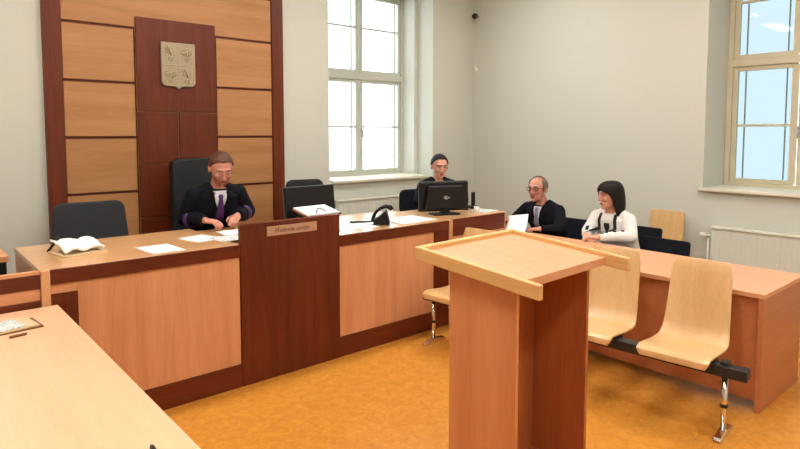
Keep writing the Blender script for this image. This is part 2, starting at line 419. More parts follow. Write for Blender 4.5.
MB().box(-.406, .406, -.203, -.165, 0, 1.105).build('front_slab', M['cherry_v'], cs, bevel=.003)
MB().box(-.406, .406, -.206, -.160, 1.1052, 1.120).build('cap_strip', M['cherry_x'], cs, bevel=.003)
MB().box(-.404, .404, -.1645, .68, .935, .962).build('worktop', M['bench_top'], cs, bevel=.002)
np_ = thing('name_plate', 'small engraved brushed metal plate on the dark centre block', 'sign', (2.17, YB0-.0035, 1.053))
MB().box(-.205, .205, -.006, 0, -.034, .034).build('plate', M['brass'], np_, bevel=.002)
text_mesh('lettering', 'Předseda senátu', .043, M['engrave'], np_, (0,-.0066,0), (pi/2,0,0))
MB().tube([(-.19,-.009,0),(-.19,-.006,0)], .005, 10).build('screw', M['steel'], np_); MB().tube([(.19,-.009,0),(.19,-.006,0)], .005, 10).build('screw', M['steel'], np_)

def partition(label, x0, x1, zt, y=YB0):
    o = thing('low_partition', label, 'partition', ((x0+x1)/2, y+.02, 0)); L = (x1-x0)/2
    MB().box(-L, L, -.02, .012, zt-.02, zt).build('cap_rail', M['beech_x'], o, bevel=.003)
    MB().box(-L, L, -.018, .0, zt-.10, zt-.0205).build('top_band', M['cherry_x'], o, bevel=.002)
    MB().box(-L, L, -.010, .0, zt-.165, zt-.1005).box(-L, L, -.010, .03, .16, zt-.21).build('light_panel', M['beech_x'], o)
    MB().box(-L, L, -.018, .0, zt-.2095, zt-.1655).box(-L, L, -.018, .0, 0, .1595).build('dark_band', M['cherry_x'], o, bevel=.002)
    return o
partition('low wooden partition with dark bands left of the bench, beside the left wall end', -1.55, .597, .985, YB0+.01)
pr = thing('low_partition', 'low wooden partition between the clerk and the public table, right of the bench', 'partition', (4.2, YB0+.03, 0))
MB().box(-.372, .37, -.02, .0, .80, .955).build('top_band', M['cherry_x'], pr, bevel=.002)
MB().box(-.372, .37, -.015, .0, .0, .7995).build('light_panel', M['beech_v'], pr)
cd = thing('clerk_desk', 'clerk desk behind the right partition carrying the monitor', 'desk', (4.2, 4.1, .24))
MB().box(-.372, .44, -.365, .33, .69, .715).build('desk_top', M['bench_top'], cd, bevel=.003)
MB().box(.41, .44, -.35, .30, 0, .689).build('side_panel', M['beech_v'], cd); MB().box(-.37, -.34, -.35, .30, 0, .689).build('side_panel', M['beech_v'], cd)

# ------------------------------------------------------------------ foreground desk
fd = thing('front_desk', 'long pale beech desk in the left foreground running up to the bench', 'desk', (.2, 2.3, 0))
MB().box(-.5, .474, -1.5, 1.375, .755, .79).build('desk_top', M['front_y'], fd, bevel=.004)
MB().box(.40, .43, -1.45, 1.35, .12, .754).build('modesty_panel', M['table_pan'], fd)
for y in (-1.46, 1.32): MB().box(-.48, .46, y, y+.03, 0, .754).build('end_panel', M['beech_v'], fd, bevel=.002)

# ------------------------------------------------------------------ public table
tb = thing('public_table', 'long beech table behind the row of plywood seats, people sit at it', 'table', (4.4, 2.44, 0))
MB().box(-.40, .40, -1.22, 1.22, .722, .752).build('table_top', M['lect_top'], tb, bevel=.003)
MB().box(-.365, -.34, -1.18, 1.18, .06, .7215).build('modesty_panel', M['table_pan'], tb)
MB().box(-.392, .36, -1.212, -1.182, 0, .7215).build('end_panel', M['table_pan'], tb, bevel=.002)
MB().box(-.392, .36, 1.182, 1.212, 0, .7215).build('end_panel', M['table_pan'], tb, bevel=.002)
MB().box(-.34, .34, -.012, .012, .04, .7215).build('middle_support', M['table_pan'], tb)

# ------------------------------------------------------------------ lectern
lt = thing('lectern', 'freestanding beech lectern with railed sloping top in the centre foreground', 'lectern', (1.807+.37, 1.984-.35, 0), rad(-1.98)*-1)
# local origin at body centre ; local A (far left top corner of rails) :
a_ = rad(1.98)
def W2L(x, y):
    dx, dy = x-2.177, y-1.634
    return dx*cos(a_)+dy*sin(a_), -dx*sin(a_)+dy*cos(a_)
Ax, Ay = W2L(1.807, 1.984); W_, L_ = .739, .672
ZT = 1.22; sl = math.atan(.0555/.67)
xl, y2 = W2L(1.885, 1.836); _, y1 = W2L(1.885, 1.470)
xr, _ = W2L(2.53, 1.55); _, y3 = W2L(2.53, 1.537)
zt_ = lambda y: ZT - .058 - (Ay-y)*math.tan(sl)
def slopebox(mb, x0, x1, ya, yb, z0, z1): # box whose top (z offset from ZT) follows the slope
    vs = []
    for x in (x0, x1):
        for y in (ya, yb):
            zz = ZT-(Ay-y)*math.tan(sl)
            vs += [V((x,y,zz+z0)), V((x,y,zz+z1))]
    mb._add(vs, [(0,1,3,2),(4,6,7,5),(0,4,5,1),(2,3,7,6),(0,2,6,4),(1,5,7,3)])
    return mb
def wallbox(mb, x0, x1, ya, yb, drop=.0605):
    vs = []
    for x in (x0, x1):
        for y in (ya, yb):
            vs += [V((x,y,0)), V((x,y,ZT-(Ay-y)*math.tan(sl)-drop))]
    mb._add(vs, [(0,1,3,2),(4,6,7,5),(0,4,5,1),(2,3,7,6),(0,2,6,4),(1,5,7,3)]); return mb
wallbox(MB(), xl, xl+.022, y1, y2).build('side_panel', M['lect_v'], lt, bevel=.002)
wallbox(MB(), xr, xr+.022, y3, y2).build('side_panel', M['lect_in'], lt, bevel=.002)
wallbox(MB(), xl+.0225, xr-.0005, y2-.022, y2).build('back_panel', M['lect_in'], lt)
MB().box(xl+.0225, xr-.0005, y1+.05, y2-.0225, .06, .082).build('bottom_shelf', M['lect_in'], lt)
yn = Ay - .56
slopebox(MB(), Ax+.0283, Ax+W_-.0283, yn, Ay-.0283, -.058, -.020).build('sloping_top', M['lect_top'], lt, bevel=.002)
slopebox(MB(), Ax, Ax+.028, Ay-L_, Ay, -.060, 0).build('side_rail', M['rail'], lt, bevel=.004)
slopebox(MB(), Ax+W_-.028, Ax+W_, Ay-L_, Ay, -.060, 0).build('side_rail', M['rail'], lt, bevel=.004)
slopebox(MB(), Ax+.0281, Ax+W_-.0281, Ay-.028, Ay, -.060, 0).build('end_rail', M['rail'], lt, bevel=.004)

# ------------------------------------------------------------------ beam seating
bs = thing('beam_seating', 'row of moulded plywood seats on a black beam with chrome feet', 'bench seating', (3.555, 1.30, 0), rad(5.2))
MB().box(-.04, .04, -.15, 2.25, .355, .42).build('beam', M['black_matt'], bs, bevel=.006)
def shell(cy):
    hwf = lambda s: .205 - .03*max(0, (s-.5))/.5     # narrows up the back
    prof = [(-.126,.402),(-.124,.432),(-.09,.447),(0,.440),(.1,.430),(.2,.428),(.255,.437),(.285,.47),(.306,.52),(.33,.62),(.355,.74),(.38,.85),(.395,.925)]
    n = 9; rings = []
    for k in range(len(prof)):
        x, z = prof[k]; s = k/(len(prof)-1); hw_ = hwf(s) if k < len(prof)-1 else hwf(1)-.012
        if k == 0: hw_ -= .02
        pass
        rings.append([(x, cy+hw_*(2*i/(n-1)-1), z + (-.006*(1-abs(2*i/(n-1)-1)**2) if .1 < s < .5 else 0)) for i in range(n)])
    b = MB(); b.loft(rings, closed=False)
    o = b.build('seat_shell', M['ply'], bs, smooth=True)
    so = o.modifiers.new('t', 'SOLIDIFY'); so.thickness = .013; so.offset = -1
    be = o.modifiers.new('b', 'BEVEL'); be.width = .003; be.segments = 2; be.limit_method = 'ANGLE'; be.angle_limit = rad(50)
    MB().box(-.09, .20, cy-.12, cy+.12, .4255, .4275).box(-.06, .06, cy-.2, cy-.14, .405, .4265).box(-.06, .06, cy+.14, cy+.2, .405, .4265).build('seat_bracket', M['black_matt'], o)
for cy in (.225, .795, 1.365, 1.965): shell(cy)
for y in (-.03, 2.16):
    l = MB(); l.tube([(0,y,.03),(0,y,.344)], .017, 16)
    lo = l.build('leg', M['chrome'], bs, smooth=True)
    MB().tube([(0,y,.17),(0,y,.19)], .021, 16).build('collar', M['black_matt'], lo)
    MB().box(-.03,.03,y-.02,y+.02,.425,.44).build('beam_clamp', M['black_matt'], bs)
    f = MB(); f.prism([(-.11,0),(-.12,.012),(-.10,.026),(0,.042),(.12,.026),(.14,.012),(.13,0)], y-.022, y+.022, 'y')
    f.build('foot', M['chrome'], lo, bevel=.005)

# ------------------------------------------------------------------ chairs
def rounded(w, h, r, n=5, taper=0):
    pts = []
    for cx, cy, a0 in ((w-r, h-r, 0), (-w+r, h-r, pi/2), (-w+r, -h+r, pi), (w-r, -h+r, 3*pi/2)):
        for k in range(n+1):
            a = a0 + pi/2*k/n; pts.append((cx+r*cos(a), cy+r*sin(a)))
    if taper: pts = [(x*(1-taper*(y+h)/(2*h)), y) for x, y in pts]
    return pts
def office_chair(label, loc, rz, fab, bw, bz0, bz1, taper=.08, arms=True, group=None, seatw=.25, thick=.07):
    # faces local -y
    t = thing('office_chair', label, 'chair', loc, rz, group)
    MB().prism(rounded(seatw, .23, .06), .44, .51, 'z').build('seat_cushion', fab, t, bevel=.02, seg=3)
    m = Matrix.Translation((0, .26, (bz0+bz1)/2)) @ Matrix.Rotation(rad(-7), 4, 'X')
    MB().prism(rounded(bw, (bz1-bz0)/2, .07, taper=taper), -thick/2, thick/2, 'y', mt=m).build('backrest', fab, t, bevel=.02, seg=3)
    MB().tube([(0,.1,.43),(0,.27,.45),(0,.30,.60),(0,.315,bz0+.15)], .02, ry=1.6).build('back_support', M['black'], t, smooth=True)
    MB().cyl((0,0), .028, .10, .44).build('gas_column', M['black_matt'], t, smooth=True)
    for k in range(5):
        a = 2*pi*k/5+.3
        l = MB().tube([(.03*cos(a),.03*sin(a),.11),(.27*cos(a),.27*sin(a),.075)], [.025,.016]).build('base_arm', M['black'], t, smooth=True)
        MB().tube([(.27*cos(a)-.025*sin(a), .27*sin(a)+.025*cos(a), .028),(.27*cos(a)+.025*sin(a), .27*sin(a)-.025*cos(a), .028)], .027).build('castor', M['black'], l, smooth=True)
    if arms:
        for s in (-1, 1):
            MB().tube([(s*.2,.05,.445),(s*.29,.05,.46),(s*.29,.05,.64)], .014).box(s*.29-.03, s*.29+.03, -.14, .14, .64, .665).build('armrest', M['black'], t, bevel=.008)
    return t
office_chair('empty charcoal fabric office chair at the left end of the bench', (1.19, 4.95, .24), rad(-4), M['fabric_grey'], .285, .56, .945, taper=.1, arms=False)
office_chair('high-backed black leather chair behind the man in the judge robe', (2.12, 5.02, .24), rad(4), M['leather'], .235, .50, 1.27, taper=.12, arms=False, thick=.09)
office_chair('empty black office chair between the tall centre block and the back wall', (3.04, 4.76, .24), rad(-14), M['leather'], .21, .62, 1.04, taper=.1, arms=False)
office_chair('black office chair the clerk behind the large monitor sits on', (4.62, 4.86, .24), rad(-12), M['fabric_blue'], .22, .56, .84, arms=False)

def guest_chair(label, loc, rz, zt=.81, group=None):
    t = thing('guest_chair', label, 'chair', loc, rz, group)    # faces -y
    MB().prism(rounded(.23, .22, .04), .42, .47, 'z').build('seat', M['fabric_blue'], t, bevel=.012)
    m = Matrix.Translation((0, .25, zt-.16)) @ Matrix.Rotation(rad(-8), 4, 'X')
    MB().prism(rounded(.22, .16, .025), -.018, .018, 'y', mt=m).build('backrest', M['fabric_blue'], t, bevel=.01)
    for s in (-1, 1):
        MB().tube([(s*.21,-.19,0),(s*.21,-.19,.42)], .011).build('leg', M['black_matt'], t, smooth=True)
        MB().tube([(s*.21,.24,0),(s*.21,.20,.42),(s*.21,.245,.55),(s*.20,.275,zt-.1)], .011).build('leg', M['black_matt'], t, smooth=True)
    MB().tube([(-.21,-.19,.41),(.21,-.19,.41)], .009).tube([(-.21,.2,.41),(.21,.2,.41)], .009).tube([(-.21,-.19,.41),(-.21,.2,.41)], .009).tube([(.21,-.19,.41),(.21,.2,.41)], .009).build('seat_frame', M['black_matt'], t)
    return t
guest_chair('black guest chair the man in the dark suit sits on', (5.24, 3.57, 0), rad(-90), .83)
guest_chair('black guest chair the woman in the white jumper sits on', (5.27, 2.80, 0), rad(-90), .83)
guest_chair('empty black guest chair pushed to the table in front of the plywood chair', (4.93, 2.40, 0), rad(-92), .80)
wc = thing('plywood_chair', 'light plywood chair with tall square back against the right wall', 'chair', (5.88, 2.80, 0), rad(-90))
MB().prism(rounded(.2,.2,.03), .44, .452, 'z').build('seat', M['ply_y'], wc, bevel=.003)
MB().prism(rounded(.18,.245,.03), -.007, .007, 'y', mt=Matrix.Translation((0,.21,.69)) @ Matrix.Rotation(rad(-7),4,'X')).build('backrest', M['ply'], wc, bevel=.003)
for s in (-1, 1):
    MB().tube([(s*.17,-.17,0),(s*.17,-.17,.44)], .011).build('leg', M['black_matt'], wc, smooth=True)
    MB().tube([(s*.17,.2,0),(s*.17,.175,.44),(s*.15,.205,.62)], .011).build('leg', M['black_matt'], wc, smooth=True)

# ------------------------------------------------------------------ people
def frame_from(fwd, up):
    f = V(fwd).normalized(); r = f.cross(V(up)).normalized(); u = r.cross(f)
    return r, f, u
def hand_parts(mb, wrist, direction, palm_n, side, curl=.5, s=1.):
    """wrist position, pointing direction, palm normal (out of the palm), side +1: thumb on +cross"""
    d = V(direction).normalized(); n = (V(palm_n) - d*V(palm_n).dot(d)).normalized(); t = d.cross(n)*side
    W = V(wrist)
    # palm: flattened block of overlapping ellipsoids
    mt = Matrix(((t.x,d.x,n.x,0),(t.y,d.y,n.y,0),(t.z,d.z,n.z,0),(0,0,0,1)))
    def P(a, b_, c): return W + t*a*s + d*b_*s + n*c*s
    def E(c, r):
        m = Matrix.Translation(P(*c)) @ mt; mb.ell((0,0,0), (r[0]*s,r[1]*s,r[2]*s), mt=m, nu=14, nv=10)
    E((0,.045,0), (.040,.052,.016)); E((.02,.03,.003), (.02,.035,.015)); E((-.02,.04,0), (.02,.04,.014)); E((0,.005,0),(.026,.03,.019))
    for k, (off, ln) in enumerate(((.030,.070),(.010,.080),(-.010,.074),(-.029,.058))):
        p = [P(off*.9,.075,0)]; a = 0; seg = [ln*.45, ln*.32, ln*.23]
        base = P(off,.085,0); pts = [P(off*.8,.06,0), base]; cur = base
        for j in range(3):
            a += curl*(.7+.12*k)
            cur = cur + (d*cos(a) + n*sin(a) + t*(off*.6))*seg[j]*s
            pts.append(cur)
        mb.limb(pts, [.0095*s,.0095*s,.0085*s,.0078*s,.0068*s])
    b0 = P(.028,.022,.004); b1 = P(.052,.048,.014); b2 = P(.058,.074,.026); b3 = P(.052,.094,.034)
    mb.limb([b0,b1,b2,b3], [.013*s,.0115*s,.0095*s,.008*s])
def head_mesh(mb, Mh, fem=False):
    E = lambda c, r: mb.ell(c, r, mt=Mh, nu=26, nv=20)
    E((0,-.012,.035), (.076,.097,.088)); E((0,.018,.005), (.066,.072,.085))
    E((0,.030,-.055), (.050 if fem else .056,.056,.050)); E((0,.072,-.088), (.022,.018,.018))
    E((0,.076,.046), (.052,.016,.014))
    E((.034,.070,-.005), (.024,.018,.022)); E((-.034,.070,-.005), (.024,.018,.022))
    for k in range(5):
        f = k/4; E((0, .088+.020*f, .030-.042*f), (.008+.006*f, .012+.002*f, .012))
    E((.010,.100,-.014), (.008,.008,.007)); E((-.010,.100,-.014), (.008,.008,.007))
    E((0,.086,-.045), (.022,.010,.010)); E((0,.084,-.056), (.019,.010,.009))
    for s in (-1, 1):
        E((s*.079,-.008,.0), (.010,.020,.030)); E((s*.082,-.012,.012), (.008,.016,.016))
def arc_shell(levels, Mh, th=.012, mat=None, name='hair', parent=None, n=40):
    rings = []
    for (z, rx, ry, cy, th0) in levels:
        rings.append([Mh @ V((rx*sin(th0+(2*pi-2*th0)*i/(n-1)), cy+ry*cos(th0+(2*pi-2*th0)*i/(n-1)), z)) for i in range(n)])
    b = MB(); b.loft(rings, closed=False)
    bmesh.ops.holes_fill
    o = b.build(name, mat, parent, smooth=True)
    s = o.modifiers.new('t','SOLIDIFY'); s.thickness = th; s.offset = 0
    d = o.modifiers.new('d','SUBSURF'); d.levels = 1; d.render_levels = 1
    return o
def torso_rings(pts, n=24):
    """pts : (centre, rx, ry) along the spine; rings tilt with the spine"""
    rings = []
    for i, (c, rx, ry) in enumerate(pts):
        c = V(c); a = V(pts[max(i-1,0)][0]); b_ = V(pts[min(i+1,len(pts)-1)][0]); t = (b_-a).normalized()
        x = V((1,0,0)); y = t.cross(x).normalized()
        rr = []
        for k in range(n):
            q = 2*pi*k/n; cx, cy = cos(q), sin(q)
            ex = abs(cx)**.8*(1 if cx >= 0 else -1); ey = abs(cy)**.8*(1 if cy >= 0 else -1)
            rr.append(c + x*rx*ex + y*ry*ey)
        rings.append(rr)
    return rings

def person(label, loc, rz, lean, head_yaw, head_pitch, arms, skin, cloth, shoulders=.19, chest=1., extra_sleeve=0., sit=.47, shz=1.03, fem=False, head_off=(0,0), head_roll=0, trouser=None, inner=None):
    """local: faces +Y, hips over the origin. arms: {side: (elbow, wrist, dir, palm, curl)}"""
    p = thing('person', label, 'person', loc, rz)
    c = chest; T = lambda f: lean*f
    hip = (0,0,sit+.07)
    spine = [((0,-.02,sit-.01), .150*c,.12), ((0,0,sit+.08), .165*c,.125*c), ((0,T(.25),sit+.22), .150*c,.110*c), ((0,T(.6),sit+.36), .168*c,.118*c), ((0,T(.85),shz-.10), .178*c,.112*c), ((0,T(1),shz-.02), shoulders*.86,.085), ((0,T(1.03),shz+.035), .085,.062)]
    SH = {s: V((s*(shoulders-.035), T(1.0)+.005, shz-.03)) for s in (-1, 1)}
    hc = V((head_off[0], T(1.0)+.055+head_off[1], shz+.178))
    Mh = Matrix.Translation(hc) @ Matrix.Rotation(head_yaw, 4, 'Z') @ Matrix.Rotation(-head_pitch, 4, 'X') @ Matrix.Rotation(head_roll, 4, 'Y') @ Matrix.Diagonal((1.13, 1.09, 1.05, 1))
    # body ------------------------------------------------------------
    b = MB(); b.loft(torso_rings(spine))
    b.limb([(0, T(1.0), shz-.0), (hc.x*.5, T(1.0)+.02, shz+.07), tuple(Mh @ V((0,-.02,-.045)))], [.06,.053,.056])
    for s in (-1, 1):
        e, w_, d, pn, curl = arms[s]
        b.limb([SH[s], V(e), V(w_)], [.050,.040,.026])
        hand_parts(b, w_, d, pn, s, curl)
        b.limb([(s*.09,.02,sit+.06), (s*.13,.42,sit+.055), (s*.13,.40,.10)], [.085,.058,.042])
        b.limb([(s*.13,.38,.05),(s*.14,.52,.035)], [.04,.03])
    head_mesh(b, Mh, fem)
    o = b.build('body', [skin], p); remesh(o, .0055, 2)
    # clothing --------------------------------------------------------
    g = .014
    b = MB()
    sp2 = [(q, rx+g, ry+g) for q, rx, ry in spine[:-1]] + [((0,T(1.0),shz+.022), .098,.075)]
    b.loft(torso_rings(sp2))
    for s in (-1, 1):
        e, w_, d, pn, curl = arms[s]; e = V(e); w_ = V(w_)
        cuff = w_ + (e-w_).normalized()*.012
        es = extra_sleeve
        b.limb([SH[s], e], [.068+es*.3,.056+es]); b.tube([e, e.lerp(cuff,.5), cuff], [.056+es,.047+es*.9,.039+es*.9], 16)
        b.tube([SH[s]+V((0,0,.0)), V((s*.05,T(1.0),shz+.03))], [.062,.055], 14)
    o = b.build('clothing_top', [cloth], p); remesh(o, .006, 3)
    # folds
    nrm = [v.normal.copy() for v in o.data.vertices]; pos = [v.co.copy() for v in o.data.vertices]
    flat = []
    for q, n_ in zip(pos, nrm): flat += list(q + n_*(.007*noise.noise(V((q.x*9, q.y*9, q.z*5)))))
    o.data.vertices.foreach_set('co', flat); o.data.update()
    bvh = BVHTree.FromPolygons([v.co.copy() for v in o.data.vertices], [tuple(q.vertices) for q in o.data.polygons])
    b = MB()
    for s in (-1, 1):
        b.limb([(s*.09,.02,sit+.07), (s*.13,.42,sit+.055), (s*.13,.40,.09)], [.098,.074,.058])
    b.ell((0,0,sit+.075), (.172*c,.14,.085))
    o2 = b.build('trousers', [trouser or M['trouser']], p); remesh(o2, .008, 3)
    b = MB()
    for s in (-1, 1):
        m0 = Matrix.Translation((s*.135,.455,.036)); b.ell((0,0,0), (.046,.13,.036), mt=m0)
    b.build('shoes', M['black'], p, smooth=True)
    # eyes, mouth
    for s in (-1, 1):
        MB().ell((s*.030,.079,.026), (.0115,.011,.0055), mt=Mh).build('eye', M['eye'], p, smooth=True)
        MB().ell((s*.030,.0895,.025), (.0052,.004,.0052), mt=Mh, nu=12, nv=8).build('iris', M['iris'], p, smooth=True)
    MB().ell((0,.094,-.046), (.020,.006,.0045), mt=Mh).ell((0,.092,-.054), (.016,.006,.0045), mt=Mh).build('lips', M['lip'], p, smooth=True)
    def drape(name, strips, mat, off=.004, direction=(0,-1,0), y0=.8):
        """strips: list of (z, x_left, x_right); rows projected onto the clothing front"""
        bb = MB(); rows = []; nx = 6
        zs = []
        for k in range(len(strips)-1):
            za, la, ra = strips[k]; zb, lb, rb = strips[k+1]; m = max(2, int(abs(zb-za)/.02))
            for j in range(m): f = j/m; zs.append((za+(zb-za)*f, la+(lb-la)*f, ra+(rb-ra)*f))
        zs.append(strips[-1])
        last = lean
        for z, l, r in zs:
            row = []
            for i in range(nx+1):
                x = l+(r-l)*i/nx
                hit = bvh.ray_cast(V((x, y0, z)), V(direction))
                yy = hit[0].y if hit[0] is not None else last
                if hit[0] is not None: last = yy
                row.append(V((x, yy+off, z)))
            rows.append(row)
        bb.loft(rows, closed=False)
        oo = bb.build(name, mat, p, smooth=True)
        so = oo.modifiers.new('t','SOLIDIFY'); so.thickness = .005; so.offset = 0
        return oo
    return p, Mh, drape, hc, SH

def eyebrows(p, Mh, mat, th=.004):
    for s in (-1, 1):
        MB().tube([Mh @ V((s*.014,.094,.047)), Mh @ V((s*.032,.092,.052)), Mh @ V((s*.048,.080,.047))], [th*.8, th, th*.5], 8).build('eyebrow', mat, p, smooth=True)
def short_hair(p, Mh, mat, bald=False):
    h = MB()
    # scalp ellipsoid with a front hairline: keep points by a mask, then thicken
    nu, nv = 40, 26; C_ = V((0,-.014,.036)); R_ = V((.0815,.1025,.0955))
    grid = {}
    for j in range(nv+1):
        t = pi*.66*j/nv
        for i in range(nu):
            a = 2*pi*i/nu
            q = V((sin(t)*sin(a), sin(t)*cos(a), cos(t)))
            k = 1+.03*noise.noise(q*6)
            grid[(i,j)] = V((C_.x+R_.x*q.x*k, C_.y+R_.y*q.y*k, C_.z+R_.z*q.z*k))
    vid = {}
    def keep(q):
        # hairline rises towards the front
        if bald: return q.y < .03 and q.z > -.035+max(0,q.y)*.8 and (abs(q.x) > .058 or q.y < -.012)
        if q.y > .045: return q.z > .104
        if q.y > .0: return q.z > .03 + q.y*1.5
        return q.z > -.045 + (.055 if q.y > -.03 and abs(q.x) > .05 else 0)
    b = MB()
    for j in range(nv):
        for i in range(nu):
            qs = [grid[(i,j)], grid[((i+1)%nu,j)], grid[((i+1)%nu,j+1)], grid[(i,j+1)]]
            cq = sum(qs, V())/4
            if keep(cq):
                ids = []
                for kk in ((i,j),((i+1)%nu,j),((i+1)%nu,j+1),(i,j+1)):
                    key = kk if kk[1] else (0,0)
                    if key not in vid: vid[key] = b.bm.verts.new(Mh @ grid[kk])
                    if vid[key] not in ids: ids.append(vid[key])
                if len(ids) > 2:
                    try: b.bm.faces.new(ids)
                    except ValueError: pass
    o = b.build('hair', mat, p, smooth=True)
    s = o.modifiers.new('t','SOLIDIFY'); s.thickness = .012; s.offset = 0
    d = o.modifiers.new('d','SUBSURF'); d.levels = 1; d.render_levels = 1
    return o

# judge: faces -Y (rz=pi), looking down at the papers
p, Mh, drape, hc, SH = person('man in a black robe with purple tie reading papers at the judges bench', (2.05, 4.94, .24), pi-rad(4), .29, rad(-6), rad(31),
    {1: ((.235,.22,.81), (.14,.42,.805), (-.6,.78,-.1), (0,-.3,-1), .55), -1: ((-.275,.24,.83), (-.12,.42,.82), (.55,.8,-.15), (.1,-.3,-1), .6)},
    M['skin'], M['robe'], shoulders=.215, chest=1.08, extra_sleeve=.014, shz=1.025, head_off=(-.01,.03))
JUD = p
short_hair(p, Mh, M['hair_brown']); eyebrows(p, Mh, M['hair_brown'])
arc_shell([(-.018,.0665,.080,.024,1.05),(-.04,.062,.078,.028,.75),(-.062,.060,.070,.030,.32),(-.085,.050,.062,.032,.0),(-.105,.030,.045,.034,.0)], Mh, .006, M['stubble'], 'beard', p)
drape('shirt_front', [(1.03,-.055,.055),(.95,-.045,.045),(.86,-.012,.012)], M['shirt'], .006)
drape('tie', [(1.0,-.014,.014),(.985,-.022,.022),(.97,-.015,.015),(.84,-.034,.034),(.78,-.038,.038)], M['purple'], .012)
for s in (-1, 1): drape('robe_band', [(1.02,s*.06-.012,s*.06+.012),(.93,s*.075-.014,s*.075+.014),(.78,s*.085-.016,s*.085+.016)], M['robe'], .008)
MB().tube([(.216,.262,.809),(.203,.288,.808)], [.073,.072], 20).build('sleeve_trim', M['purple'], p, smooth=True)
MB().tube([(-.226,.297,.827),(-.209,.317,.825)], [.072,.071], 20).build('sleeve_trim', M['purple'], p, smooth=True)

# clerk behind the monitor
p, Mh, drape, hc, SH = person('woman in dark clothes with tied-back hair behind the large monitor', (4.60, 4.74, .24), pi-rad(14), .08, rad(-14), rad(14),
    {1: ((.29,.18,.76), (.14,.38,.765), (-.2,1,-.12), (0,-.1,-1), .35), -1: ((-.29,.18,.76), (-.12,.38,.765), (.2,1,-.12), (0,-.1,-1), .35)},
    M['skin_f'], M['jacket'], shoulders=.215, chest=1.0, shz=.945, fem=True)
eyebrows(p, Mh, M['hair_dark'], .003)
short_hair(p, Mh, M['hair_dark'])
MB().ell((0,-.13,.02),(.032,.03,.032), mt=Mh).build('hair_bun', M['hair_dark'], p, smooth=True)
drape('collar_patch', [(.965,-.05,.05),(.90,-.02,.02),(.86,-.004,.004)], M['skin_f'], .004)

# man with glasses, faces -X (rz=+pi/2)
p, Mh, drape, hc, SH = person('balding man with glasses in a dark suit holding a sheet of paper', (5.28, 3.62, 0), pi/2-rad(3), .17, rad(10), rad(5),
    {1: ((.32,.27,.81), (.19,.50,.83), (-.10,1,.0), (-.8,0,-.5), .7), -1: ((-.30,.28,.79), (-.17,.44,.79), (.75,.7,-.05), (0,-.1,-1), .4)},
    M['skin'], M['suit'], shoulders=.232, chest=1.14, shz=.975, head_off=(.02,.02))
MAN = p
short_hair(p, Mh, M['hair_grey'], bald=True); eyebrows(p, Mh, M['hair_grey'])
drape('shirt_front', [(1.0,-.06,.06),(.94,-.05,.05),(.80,-.018,.018)], M['shirt'], .006)
drape('tie', [(.975,-.016,.016),(.955,-.024,.024),(.935,-.016,.016),(.80,-.034,.034),(.76,-.03,.03)], M['tie_grey'], .013)
for s in (-1, 1): drape('lapel', [(1.01,s*.075-.02,s*.075+.02),(.93,s*.07-.03,s*.07+.03),(.84,s*.035-.012,s*.035+.012)], M['suit'], .009)
gl = MB()
for s in (-1, 1):
    ring = [Mh @ V((s*.033+.024*cos(2*pi*k/20), .100, .024+.017*sin(2*pi*k/20))) for k in range(21)]
    gl.tube(ring, .0034, 8)
    gl.tube([Mh @ V((s*.056,.099,.03)), Mh @ V((s*.078,.06,.028)), Mh @ V((s*.084,-.005,.022)), Mh @ V((s*.083,-.03,.005))], .0024, 8)
gl.tube([Mh @ V((-.010,.101,.028)), Mh @ V((0,.106,.031)), Mh @ V((.010,.101,.028))], .0022, 8)
G = gl.build('spectacles', M['black'], p, smooth=True)

# woman in white jumper
p, Mh, drape, hc, SH = person('woman with a dark bob in a white and black jumper leaning on the table', (5.30, 2.85, 0), pi/2-rad(4), .17, rad(-20), rad(6),
    {1: ((.185,.29,.80), (.085,.46,.795), (-.85,.5,-.05), (0,-.15,-1), .55), -1: ((-.24,.25,.80), (-.05,.47,.795), (.8,.55,.0), (0,-.15,-1), .55)},
    M['skin_f'], M['knit'], shoulders=.20, chest=1.02, extra_sleeve=.002, shz=.965, fem=True)
WOM = p
eyebrows(p, Mh, M['hair_dark'], .003)
arc_shell([(.137,.012,.012,-.010,0),(.131,.042,.054,-.010,0),(.117,.064,.084,-.010,0),(.095,.080,.101,-.010,0),(.072,.088,.108,-.010,.05),(.056,.091,.110,-.010,.50),(.03,.093,.110,-.014,.88),(-.01,.094,.108,-.018,.98),(-.05,.093,.102,-.022,1.02),(-.09,.091,.094,-.026,1.02),(-.13,.088,.084,-.028,1.05),(-.160,.084,.076,-.028,1.15),(-.178,.074,.066,-.028,1.3)], Mh, .016, M['hair_dark'], 'hair', p)
for s in (-1, 1): drape('knit_stripe', [(.985,s*.075-.014,s*.075+.014),(.91,s*.082-.015,s*.082+.015),(.83,s*.082-.013,s*.082+.013)], M['knit_black'], .005)
drape('knit_motif', [(.90,-.026,.026),(.87,-.03,.03),(.84,-.022,.022),(.82,-.004,.004)], M['knit_black'], .005)
for s in (-1, 1):
    e, w_ = (V((.185,.29,.80)), V((.085,.46,.795))) if s == 1 else (V((-.24,.25,.80)), V((-.05,.47,.795)))
    for f in (.25, .5, .75):
        c0 = e.lerp(w_, f-.035); c1 = e.lerp(w_, f+.035); r0 = .063-.017*f
        MB().ell((0,0,0), (.016,.016,.010), mt=Matrix.Translation(e.lerp(w_, f)+V((0,.0,r0-.004)))).build('sleeve_motif', M['knit_black'], p, smooth=True)

